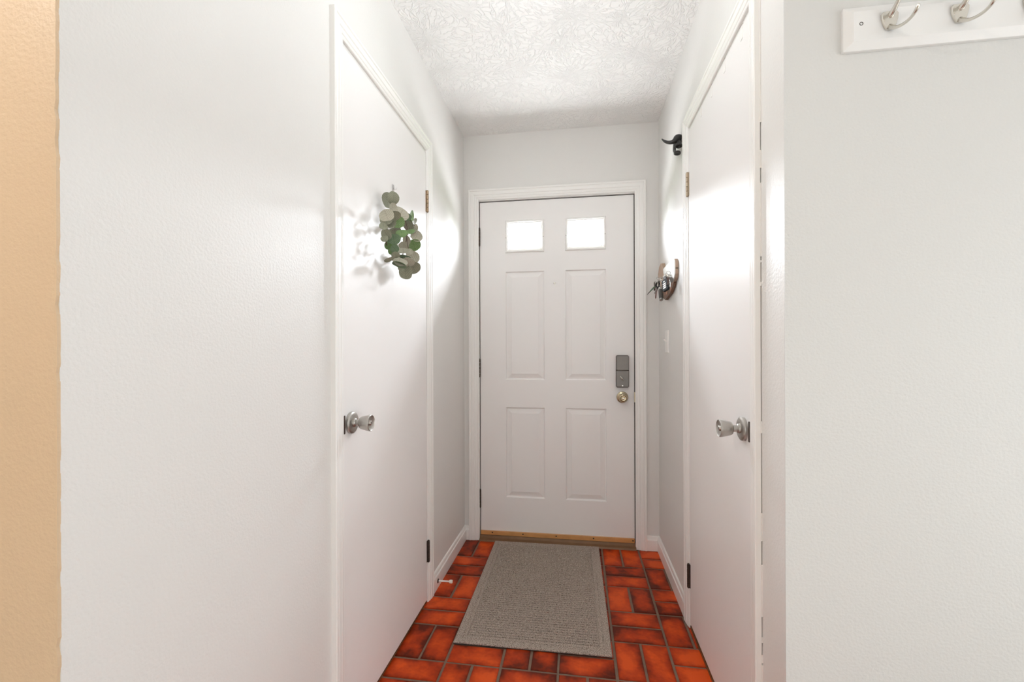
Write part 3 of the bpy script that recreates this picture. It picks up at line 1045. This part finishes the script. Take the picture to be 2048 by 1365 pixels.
# ------------------------------------------------------------------ over-door brackets on the right door
for k, yb in enumerate((1.297, 1.441, 1.573, 1.700)):
    n0 = 0.0045
    mb = MB()
    mb.prism([(yb - 0.008, 1.998), (yb + 0.008, 1.998), (yb + 0.008, 2.0375), (yb - 0.008, 2.0375)], Rw, n0 - 0.0002, n0 + 0.0012)
    mb.prism([(yb - 0.008, 2.0355), (yb + 0.008, 2.0355), (yb + 0.008, 2.0375), (yb - 0.008, 2.0375)], Rw, n0 - 0.030, n0 + 0.0012)
    o = mb.build('over_door_bracket', PLASTIC, loc=Rw(yb, 1.998, n0))
    tag(o, ('thin white over-door bracket nearest the knob side of the right door', 'second thin white over-door bracket from the knob side of the right door', 'third thin white over-door bracket from the knob side of the right door', 'thin white over-door bracket nearest the hinge side of the right door')[k], 'bracket', 'over-door brackets on the right door')

# ------------------------------------------------------------------ black iron wall hook
hk = empty('wall_hook', (XR, 2.075, 2.09))
tag(hk, 'black iron horn shaped wall hook above the key holder', 'hook')
mb = MB()
mb.lathe([(0, 0.020), (0.004, 0.0195), (0.007, 0.015), (0.009, 0.0)], (XR, 2.085, 2.085), (-1, 0, 0), 20)
mb.build('mount_plate', BLACK, hk, smooth=True)
pts = [on_x(.450, 1359, 280), on_x(.446, 1357.5, 277), on_x(.437, 1354, 277.5), on_x(.425, 1349, 282), on_x(.412, 1343, 284.8), on_x(.398, 1335.5, 285), on_x(.385, 1329, 282.5), on_x(.374, 1323.5, 278)]
MB().tube(pts, [0.016, 0.0175, 0.0165, 0.0115, 0.0085, 0.0072, 0.0055, 0.0018], 16, sub=4).build('horn', BLACK, hk, smooth=True)
p1 = on_x(.434, 1357.2, 291.5)
MB().tube([on_x(.447, 1357.5, 281), on_x(.440, 1357, 287), p1 + Vector((0.006, 0.006, 0.003)), p1], [0.012, 0.010, 0.009, 0.008], 14, sub=3).build('neck', BLACK, hk, smooth=True)
ax1 = Vector((-0.35, -0.9, -0.35))
MB().lathe([(-0.004, 0.008), (-0.002, 0.0145), (0.003, 0.0150), (0.005, 0.012), (0.0035, 0.009), (0.003, 0.0)], p1, Vector((-0.12, -0.20, -0.97)), 24).build('knob', BLACK, hk, smooth=True)
p2 = on_x(.432, 1354.5, 306)
MB().tube([on_x(.446, 1350, 288), on_x(.440, 1349, 296), on_x(.436, 1349.2, 303), p2], [0.0085, 0.007, 0.0068, 0.007], 14, sub=3).build('neck', BLACK, hk, smooth=True)
MB().lathe([(-0.004, 0.008), (-0.002, 0.0145), (0.003, 0.0150), (0.005, 0.012), (0.0035, 0.009), (0.003, 0.0)], p2, Vector((-0.12, -0.20, -0.97)), 24).build('knob', BLACK, hk, smooth=True)

# ------------------------------------------------------------------ wooden key holder with keys
kh = empty('key_holder', (XR, 2.30, 1.50))
tag(kh, 'wooden plank key holder with a whitewashed face beside the front door', 'key holder')
TH = 0.017


def piece(name, outline, n0, n1, mat):
    return MB().prism(outline, Rw, n0, n1).build(name, mat, kh, bevel=0.0012)


piece('white_panel', [(2.372, 1.558), (2.345, 1.5625), (2.14, 1.5635), (2.115, 1.560), (2.1005, 1.548), (2.096, 1.527), (2.096, 1.492), (2.108, 1.474), (2.135, 1.462), (2.30, 1.448)], 0.0135, TH + 0.0012, WOODW)
piece('plank', [(2.372, 1.560), (2.345, 1.5630), (2.14, 1.5640), (2.113, 1.5605), (2.0985, 1.548), (2.0945, 1.527), (2.0945, 1.516), (2.39, 1.516)], 0.0005, 0.0140, WOODN)
piece('plank', [(2.0945, 1.512), (2.0945, 1.490), (2.107, 1.472), (2.135, 1.459), (2.32, 1.446), (2.39, 1.512)], 0.0005, 0.0140, WOODN)
piece('plank_joint', [(2.106, 1.517), (2.106, 1.511), (2.39, 1.511), (2.39, 1.517)], 0.002, 0.0135, WOODN)
piece('plank', [(2.374, 1.560), (2.41, 1.598), (2.445, 1.604), (2.49, 1.592), (2.515, 1.560), (2.518, 1.51), (2.500, 1.462), (2.46, 1.436), (2.34, 1.442), (2.31, 1.448)], 0.0005, TH, WOODN)
piece('plank', [(2.16, 1.472), (2.135, 1.456), (2.15, 1.438), (2.21, 1.415), (2.33, 1.395), (2.46, 1.434), (2.32, 1.448)], 0.0005, 0.015, WOODD)
hookpts = [2.15, 2.20, 2.26, 2.33]
for hu in hookpts:
    pts = [Rw(hu, 1.492, TH - 0.002), Rw(hu, 1.490, TH + 0.012), Rw(hu, 1.486, TH + 0.020), Rw(hu, 1.490, TH + 0.026), Rw(hu, 1.497, TH + 0.028)]
    MB().tube(pts, 0.0016, 8).build('cup_hook', BRASS, kh, smooth=True)


def ring(mb, c, r, axis, w=0.0011, seg=22):
    ax = Vector(axis).normalized()
    a = Vector((0, 0, 1)) if abs(ax.z) < 0.9 else Vector((1, 0, 0))
    n1 = ax.cross(a).normalized()
    n2 = ax.cross(n1)
    c = Vector(c)
    rings = []
    for k in range(seg + 1):
        t = 2 * PI * k / seg
        d = n1 * math.cos(t) + n2 * math.sin(t)
        rings.append([c + d * (r + w * math.cos(2 * PI * j / 6)) + ax * w * math.sin(2 * PI * j / 6) for j in range(6)])
    mb.loft(rings, cap=False)


def key_shape(parent, name, top, down, side, length, mat, head=0.011, thick=0.0011):
    """a flat key: bow with hole, blade with teeth; top = centre of bow"""
    top, down, side = Vector(top), Vector(down).normalized(), Vector(side)
    side = (side - down * side.dot(down)).normalized()
    nrm = down.cross(side)
    ol = []
    for k in range(12):
        a = math.radians(60 + 240 * k / 11)
        ol.append((head * math.sin(a) * -1, head * -math.cos(a) * -1))
    ol = [(head * math.cos(math.radians(t)), -head * math.sin(math.radians(t))) for t in range(-20, 201, 20)]
    # ol: (side, down) bow arc across the top
    ol = [(head * math.cos(math.radians(t)), -head * math.sin(math.radians(t))) for t in range(-30, 211, 20)]
    bl = [(-0.0040, head + 0.003), (-0.0040, length - 0.004), (-0.001, length), (0.0022, length - 0.003)]
    z = length - 0.006
    flip = 0
    while z > head + 0.006:
        bl.append((0.0038 if flip else 0.0018, z))
        flip = 1 - flip
        z -= 0.0035
    bl.append((0.0040, head + 0.003))
    out = ol + bl
    mb = MB()
    mb.loft([[top + side * a + down * b + nrm * s for a, b in out] for s in (-thick, thick)])
    return mb.build(name, mat, parent)


# bunch with the black remote
P = lambda x, u, v: on_x(x, u, v)
b1 = empty('car_key_fob', P(.405, 1331, 568))
tag(b1, 'black car remote with white buttons hanging from the key holder', 'key fob', 'keys on the key holder')
A, Bp = P(.402, 1330, 556), P(.402, 1332.5, 581)
dn = (Bp - A).normalized()
sd = Vector((0.55, -1.0, 0)).normalized()
sd = (sd - dn * sd.dot(dn)).normalized()
nm_ = dn.cross(sd)
if nm_.y > 0:
    nm_ = -nm_
Ln = (Bp - A).length


def fobbox(parent, name, o, s0, s1, d0, d1, n0, n1, mat, rr=0.004):
    ol = []
    for cx, cz, a0 in ((s1 - rr, d1 - rr, 0), (s0 + rr, d1 - rr, 90), (s0 + rr, d0 + rr, 180), (s1 - rr, d0 + rr, 270)):
        for k in range(4):
            a = math.radians(a0 + 30 * k)
            ol.append((cx + rr * math.cos(a), cz + rr * math.sin(a)))
    mb = MB()
    mb.loft([[o + sd * a + dn * b + nm_ * n for a, b in ol] for n in (n0, n1)])
    return mb.build(name, mat, parent, smooth=False, bevel=0.001)


fb = fobbox(b1, 'fob_case', A, -0.017, 0.017, 0.010, Ln + 0.002, -0.006, 0.006, FOB, 0.006)
fobbox(b1, 'fob_loop', A, -0.009, 0.010, -0.006, 0.014, -0.004, 0.004, FOBDK, 0.004)
for k in range(4):
    d0 = 0.020 + k * 0.0105
    fobbox(b1, 'button', A, -0.0115 if k else -0.008, 0.0085 if k else 0.004, d0, d0 + (0.0075 if k else 0.005), 0.005, 0.0072, WHITEINK, 0.002)
for (q, r_, ax_) in ((P(.410, 1334, 551), 0.012, (0.5, -0.6, 0.5)), (P(.408, 1328, 556), 0.010, (0.8, -0.4, 0.2)), (P(.412, 1337, 546), 0.009, (0.2, -0.9, 0.3))):
    mb = MB()
    ring(mb, q, r_, ax_)
    mb.build('key_ring', STEEL, b1, smooth=True)


def hung_key(label, group, x0, u0, v0, x1, u1, v1, mat, ringr=0.010, side=(0.3, -1, 0), head=0.011, name='key', cat='key', hooku=None):
    a, b = P(x0, u0, v0), P(x1, u1, v1)
    e = empty(name, a)
    tag(e, label, cat, group)
    key_shape(e, 'blade', a, b - a, side, (b - a).length, mat, head)
    mb = MB()
    ring(mb, a + Vector((0, 0, ringr + 0.002)), ringr, (side[0] + 0.4, side[1] * 0.2, 0.1), 0.0009)
    mb.build('key_ring', STEEL, e, smooth=True)
    return e


G = 'keys on the key holder'
hung_key('silver key slanting across the edge of the black remote', G, .409, 1338, 559, .407, 1335, 572, STEEL, side=(0.8, -0.6, 0))
hung_key('silver key hanging straight down beside the black remote', G, .412, 1341, 558, .408, 1341, 575, STEEL, side=(0.2, -1, 0))
hung_key('silver key farthest from the black remote, slanting back towards it', G, .413, 1343.5, 559, .410, 1338.5, 574, STEEL, side=(0.5, -0.8, 0))
hung_key('larger brown brass key hanging below the black remote', G, .416, 1329.5, 574, .416, 1330.5, 592.5, COPPER, side=(0.2, -1, 0), head=0.012)
hung_key('smaller brown brass key beside the larger one below the black remote', G, .418, 1333, 574, .418, 1334, 590, COPPER, side=(0.4, -1, 0), head=0.010)
hung_key('dark brown key hanging right of the black remote', G, .425, 1341.5, 568, .425, 1342, 582, COPPER, side=(0.3, -1, 0), head=0.010)
hung_key('slim steel key hanging left of the grey cylinder fob', G, .412, 1313, 578, .412, 1311.5, 598, STEEL, side=(1, -0.3, 0), head=0.009)
hung_key('silver key tilted below the crowded key rings', G, .408, 1314, 577, .404, 1309.5, 588, STEEL, side=(0.6, -0.8, 0), head=0.009)
hung_key('dark key tilted behind the silver key', G, .41, 1311, 574, .408, 1308.5, 582, FOB, side=(0.6, -0.8, 0), head=0.008)
# long thin green tool
a, b = P(.402, 1310, 573), P(.392, 1294, 590)
e = empty('green_key_tag', a)
tag(e, 'slim green plastic tag with a dark tip sticking out of the keys', 'key tag', G)
mid = a.lerp(b, 0.5)
MB().tube([a, a.lerp(b, 0.15), a.lerp(b, 0.45), a.lerp(b, 0.6)], [0.003, 0.0055, 0.005, 0.003], 10, 0.5).build('tag_body', GREEN, e, smooth=True)
MB().tube([a.lerp(b, 0.4), b], [0.0028, 0.0012], 8).build('tip', FOB, e, smooth=True)
# grey cylinder fob
a, b = P(.408, 1320.5, 576), P(.404, 1322.5, 600.5)
e = empty('cylinder_fob', a)
tag(e, 'dark grey cylinder shaped key fob with a silver end', 'key fob', G)
MB().tube([a, a.lerp(b, 0.25)], [0.008, 0.0095], 14).build('collar', STEEL, e, smooth=True)
MB().tube([a.lerp(b, 0.2), a.lerp(b, 0.92)], [0.0102, 0.0102], 18).build('barrel', FOBDK, e, smooth=True)
MB().tube([a.lerp(b, 0.92), a.lerp(b, 1.0)], [0.0098, 0.0085], 18).build('end_cap', STEEL, e, smooth=True)
# dark leather loop and cluster rings
a = P(.412, 1314, 566)
e = empty('key_ring_bundle', a)
tag(e, 'tangle of steel split rings and a dark carabiner left of the black remote', 'key ring', G)
random.seed(9)
for k in range(7):
    mb = MB()
    u, v = 1309 + random.uniform(0, 16), 562 + random.uniform(-6, 12)
    ring(mb, P(.400 + random.uniform(-0.005, 0.005), u, v), random.uniform(0.007, 0.011), (random.uniform(-1, 1), random.uniform(-1, 1), random.uniform(-0.4, 0.4)), 0.0011)
    mb.build('split_ring', STEEL, e, smooth=True)
mb = MB()
pa = [P(.405, 1318.5, 563), P(.405, 1314, 566), P(.404, 1312, 571), P(.404, 1315, 577), P(.405, 1318.5, 573), P(.405, 1318.5, 565)]
mb.tube(pa, 0.0042, 8)
mb.build('carabiner', FOB, e, smooth=True)
mb = MB()
mb.tube([P(.408, 1309, 566), P(.405, 1310, 571), P(.404, 1313, 573)], [0.004, 0.0055, 0.004], 10)
mb.build('bead', FOBDK, e, smooth=True)

# ------------------------------------------------------------------ coat rack
RX0, RX1, RZ0, RZ1, RT = 0.571, 1.113, 1.784, 1.878, 0.018
rk = empty('coat_rack', ((RX0 + RX1) / 2, YRE, (RZ0 + RZ1) / 2))
tag(rk, 'white wooden coat rack with satin nickel double hooks on the grey wall', 'coat rack')
mb = MB()
mb.loft([[(RX0 + i, YRE - n, RZ0 + i), (RX1 - i, YRE - n, RZ0 + i), (RX1 - i, YRE - n, RZ1 - i), (RX0 + i, YRE - n, RZ1 - i)] for i, n in ((0.0, 0.0), (0.0, 0.008), (0.0155, RT))])
mb.build('board', RACKP, rk, bevel=0.0008)
for sx in (0.601, 1.083):
    o = MB().lathe([(-0.002, 0.0038), (0.0003, 0.0038), (0.0005, 0.0028), (-0.0006, 0.0022), (-0.0006, 0.0)], (sx, YRE - RT, 1.8355), (0, -1, 0), 16).build('screw', DARKBRONZE, rk, smooth=True)


def coat_hook(x):
    yb = YRE - RT
    e = bpy.data.objects.new('hook', None)
    e.empty_display_size = 0.03
    C.objects.link(e)
    e.parent = rk
    e.location = Vector((x, yb, 1.832)) - origin['coat_rack']
    origin[e.name] = Vector((x, yb, 1.832))
    # base: shield shaped plate, rounded
    ol = [(-0.0165, 1.849), (-0.013, 1.8535), (0.0, 1.8545), (0.013, 1.8535), (0.0165, 1.849), (0.0155, 1.838), (0.012, 1.826), (0.0075, 1.8165), (0.0, 1.815), (-0.0075, 1.8165), (-0.012, 1.826), (-0.0155, 1.838)]
    mb = MB()
    cz = 1.836
    mb.loft([[(x + u * s, yb - n, cz + (z - cz) * s) for u, z in ol] for s, n in ((1, 0), (1, 0.003), (0.93, 0.005), (0.80, 0.0045), (0.4, 0.006))])
    mb.build('hook_plate', BRIGHTNICKEL, e, smooth=True)
    # lower prong: out from the foot of the plate, dipping and curling up at the tip
    pts = [(x, yb - 0.002, 1.821), (x, yb - 0.010, 1.815), (x, yb - 0.022, 1.8065), (x, yb - 0.036, 1.8005), (x, yb - 0.050, 1.797), (x, yb - 0.062, 1.7965), (x, yb - 0.072, 1.799), (x, yb - 0.079, 1.804), (x, yb - 0.082, 1.808)]
    mb = MB()
    mb.tube(pts, [0.0060, 0.0046, 0.0034, 0.0030, 0.0029, 0.0029, 0.0031, 0.0034, 0.0022], 12, sub=3)
    mb.build('lower_prong', BRIGHTNICKEL, e, smooth=True)
    pts = [(x, yb - 0.003, 1.844), (x, yb - 0.011, 1.846), (x, yb - 0.022, 1.853), (x, yb - 0.036, 1.864), (x, yb - 0.052, 1.879), (x, yb - 0.068, 1.897), (x, yb - 0.080, 1.915), (x, yb - 0.084, 1.926)]
    mb = MB()
    mb.tube(pts, [0.0070, 0.0055, 0.0042, 0.0037, 0.0036, 0.0038, 0.0044, 0.0028], 12, sub=3)
    mb.build('upper_prong', BRIGHTNICKEL, e, smooth=True)
    return e


for hx in (0.654, 0.784, 0.914, 1.044):
    coat_hook(hx)

# ------------------------------------------------------------------ eucalyptus wreath
wr = empty('wreath', (XL + 0.03, 1.48, 1.54))
tag(wr, 'hanging wreath of round grey green eucalyptus leaves on the white door', 'wreath')


def leaf_mesh(kind, cup, mat):
    """orbicular leaf, unit width, in XY plane, stem at -Y"""
    mb = MB()
    nr, ns = 4, 18
    rows = []
    for r_ in range(nr + 1):
        f = r_ / nr
        ring_ = []
        for k in range(ns):
            a = 2 * PI * k / ns
            rx = 0.5 * (1 + 0.03 * math.sin(3 * a + kind))
            ry = 0.5 * (1.0 + 0.04 * math.cos(2 * a + kind))
            x, y = f * rx * math.cos(a), f * ry * math.sin(a)
            if y < -0.38 * f:
                y *= 0.93
            z = cup * (f * f) * 0.5 - 0.10 * abs(x) * (-1 if kind % 2 else 1) + 0.03 * math.sin(2 * a + kind) * f * f
            ring_.append((x, y, z))
        rows.append(ring_)
    i0 = len(mb.v)
    th_ = 0.012
    for s_ in (0, 1):
        for ring_ in rows[1:]:
            mb.v += [(p[0], p[1], p[2] - th_ * s_) for p in ring_]
        mb.v.append((0, 0, rows[0][0][2] - th_ * s_))
    n1 = nr * ns + 1
    for s_ in (0, 1):
        b = s_ * n1
        for r_ in range(nr - 1):
            for k in range(ns):
                mb.f.append((b + r_ * ns + k, b + r_ * ns + (k + 1) % ns, b + (r_ + 1) * ns + (k + 1) % ns, b + (r_ + 1) * ns + k))
        for k in range(ns):
            mb.f.append((b + nr * ns, b + k, b + (k + 1) % ns))
    for k in range(ns):
        a = (nr - 1) * ns
        mb.f.append((a + k, a + (k + 1) % ns, n1 + a + (k + 1) % ns, n1 + a + k))
    o = mb.build('leaf', mat, smooth=True)
    me = o.data
    bpy.data.objects.remove(o)
    return me


LM = {}
for t_ in range(4):
    for k in range(3):
        LM[(t_, k)] = leaf_mesh(k, (0.12, -0.16, 0.26)[k], LEAF[t_])
# (crop x, crop y, width, height, roll in degrees, tone) measured in the photograph's wreath
LV = [(390, 322, 85, 150, 8, 0), (458, 300, 100, 122, -10, 0), (448, 402, 72, 95, 0, 2), (385, 482, 135, 110, 20, 2), (535, 455, 150, 112, -30, 2),
      (382, 532, 118, 92, 15, 0), (505, 552, 118, 112, 10, 1), (605, 572, 92, 132, 20, 0), (636, 490, 38, 112, -8, 1), (682, 540, 30, 62, -15, 0),
      (682, 606, 55, 72, 0, 2), (350, 597, 78, 62, -10, 0), (382, 680, 92, 112, 20, 0), (458, 722, 128, 98, 10, 3), (428, 800, 112, 84, 15, 1),
      (447, 860, 82, 76, -10, 1), (540, 662, 105, 72, 10, 1), (697, 700, 112, 100, -20, 2), (672, 792, 128, 112, 20, 1), (565, 802, 92, 72, 0, 2),
      (560, 862, 124, 52, 5, 2), (575, 925, 112, 62, -5, 3), (520, 948, 150, 74, -20, 2), (655, 922, 124, 126, 30, 2), (668, 1030, 130, 112, 20, 0),
      (580, 1075, 118, 142, 5, 0), (538, 1030, 62, 62, 0, 0), (420, 935, 110, 36, 28, 0), (625, 642, 92, 42, 12, 1), (520, 985, 132, 52, -15, 3),
      (470, 480, 110, 90, 10, 0), (470, 640, 110, 80, 20, 0), (600, 740, 70, 90, 10, 2), (470, 830, 80, 80, 40, 3), (610, 980, 120, 90, 10, 2), (600, 500, 80, 70, 10, 3), (655, 640, 80, 60, 30, 0), (480, 900, 80, 60, 10, 0),
      (430, 560, 95, 90, 30, 0), (620, 862, 70, 60, 10, 2), (360, 720, 70, 60, 30, 0)]
random.seed(31)
mid_uv = Vector((540, 700))
stem_mb = MB()
for i, (cx, cy, w, h, rl, tn_) in enumerate(LV):
    u, v = 700 + cx / 5.25, 340 + cy / 5.25
    xo = XL + 0.030 + random.uniform(0.004, 0.058)
    p = on_x(xo, u, v)
    dist = (p - CAM).dot(Fv)
    W_, H_ = w / 5.25 * dist / F_PX, h / 5.25 * dist / F_PX
    big = max(W_, H_)
    # the leaf plane roughly faces the viewer's side of the hall, tilted so that its width is foreshortened
    nrm = (CAM - p).normalized()
    upv = Vector((0, 0, 1))
    rt = upv.cross(nrm).normalized()
    upv = nrm.cross(rt)
    a = math.radians(rl)
    ux = rt * math.cos(a) + upv * math.sin(a)
    uy = -rt * math.sin(a) + upv * math.cos(a)
    if W_ < H_:
        ang_ = math.acos(max(0.3, min(1, W_ / big))) * random.choice((-1, 1))
        ux2 = ux * math.cos(ang_) + nrm * math.sin(ang_)
        uy2 = uy
    else:
        ang_ = math.acos(max(0.3, min(1, H_ / big))) * random.choice((-1, 1))
        ux2 = ux
        uy2 = uy * math.cos(ang_) + nrm * math.sin(ang_)
    nz = ux2.cross(uy2).normalized()
    o = bpy.data.objects.new('leaf', LM[(tn_, i % 3)])
    o.parent = wr
    C.objects.link(o)
    M = Matrix((ux2, uy2, nz)).transposed().to_4x4()
    o.matrix_local = Matrix.Translation(p - origin['wreath']) @ M @ Matrix.Scale(big * 1.17, 4)
# ring of stems and twigs
rg = []
c_ = on_x(XL + 0.045, 797, 470)
for k in range(25):
    a = 2 * PI * k / 24
    rg.append((XL + 0.040 + 0.008 * math.sin(3 * a), c_.y + 0.085 * math.cos(a), c_.z + 0.098 * math.sin(a)))
MB().tube(rg, 0.0022, 7).build('ring_stem', STEM, wr, smooth=True)
for pts in ([(575, 560), (590, 640), (600, 720), (605, 785), (615, 840)], [(478, 790), (488, 830), (500, 870)], [(590, 640), (610, 680), (640, 705)], [(640, 560), (665, 575), (682, 590)], [(450, 640), (480, 620), (520, 600)], [(430, 250), (470, 300), (480, 380)]):
    q = [on_x(XL + 0.055, 700 + a / 5.25, 340 + b / 5.25) for a, b in pts]
    MB().tube(q, 0.0014, 6, sub=3).build('twig', STEM, wr, smooth=True)
# hanging ribbon and clear adhesive hook
pt, pb = on_x(XL + 0.014, 787.5, 382), on_x(XL + 0.030, 791, 418)
m = MB()
m.loft([[p + Vector((0, s, 0)) * 0.004 + Vector((n, 0, 0)) for s, n in ((-1, 0), (1, 0), (1, 0.0008), (-1, 0.0008))] for p in (pt, pt.lerp(pb, 0.5) + Vector((0.004, 0, 0)), pb)])
m.build('ribbon', RIBBON, wr)
pc = on_x(XL + 0.006, 786.5, 378)
ah = empty('adhesive_hook', (XL + 0.0045, pc.y, pc.z))
tag(ah, 'small clear adhesive hook holding the wreath ribbon', 'hook')
MB().prism([(pc.y + a * 0.0075, pc.z + b * 0.016) for a, b in ((-1, -0.8), (-0.6, -1), (0.6, -1), (1, -0.8), (1, 0.8), (0.6, 1), (-0.6, 1), (-1, 0.8))], Lw, 0.0045, 0.0075).build('hook_base', CLEAR, ah)
MB().tube([(XL + 0.007, pc.y, pc.z + 0.002), (XL + 0.012, pc.y, pc.z - 0.003), (XL + 0.017, pc.y, pc.z - 0.001), (XL + 0.019, pc.y, pc.z + 0.005)], [0.003, 0.0028, 0.0026, 0.0022], 10).build('hook_prong', CLEAR, ah, smooth=True)
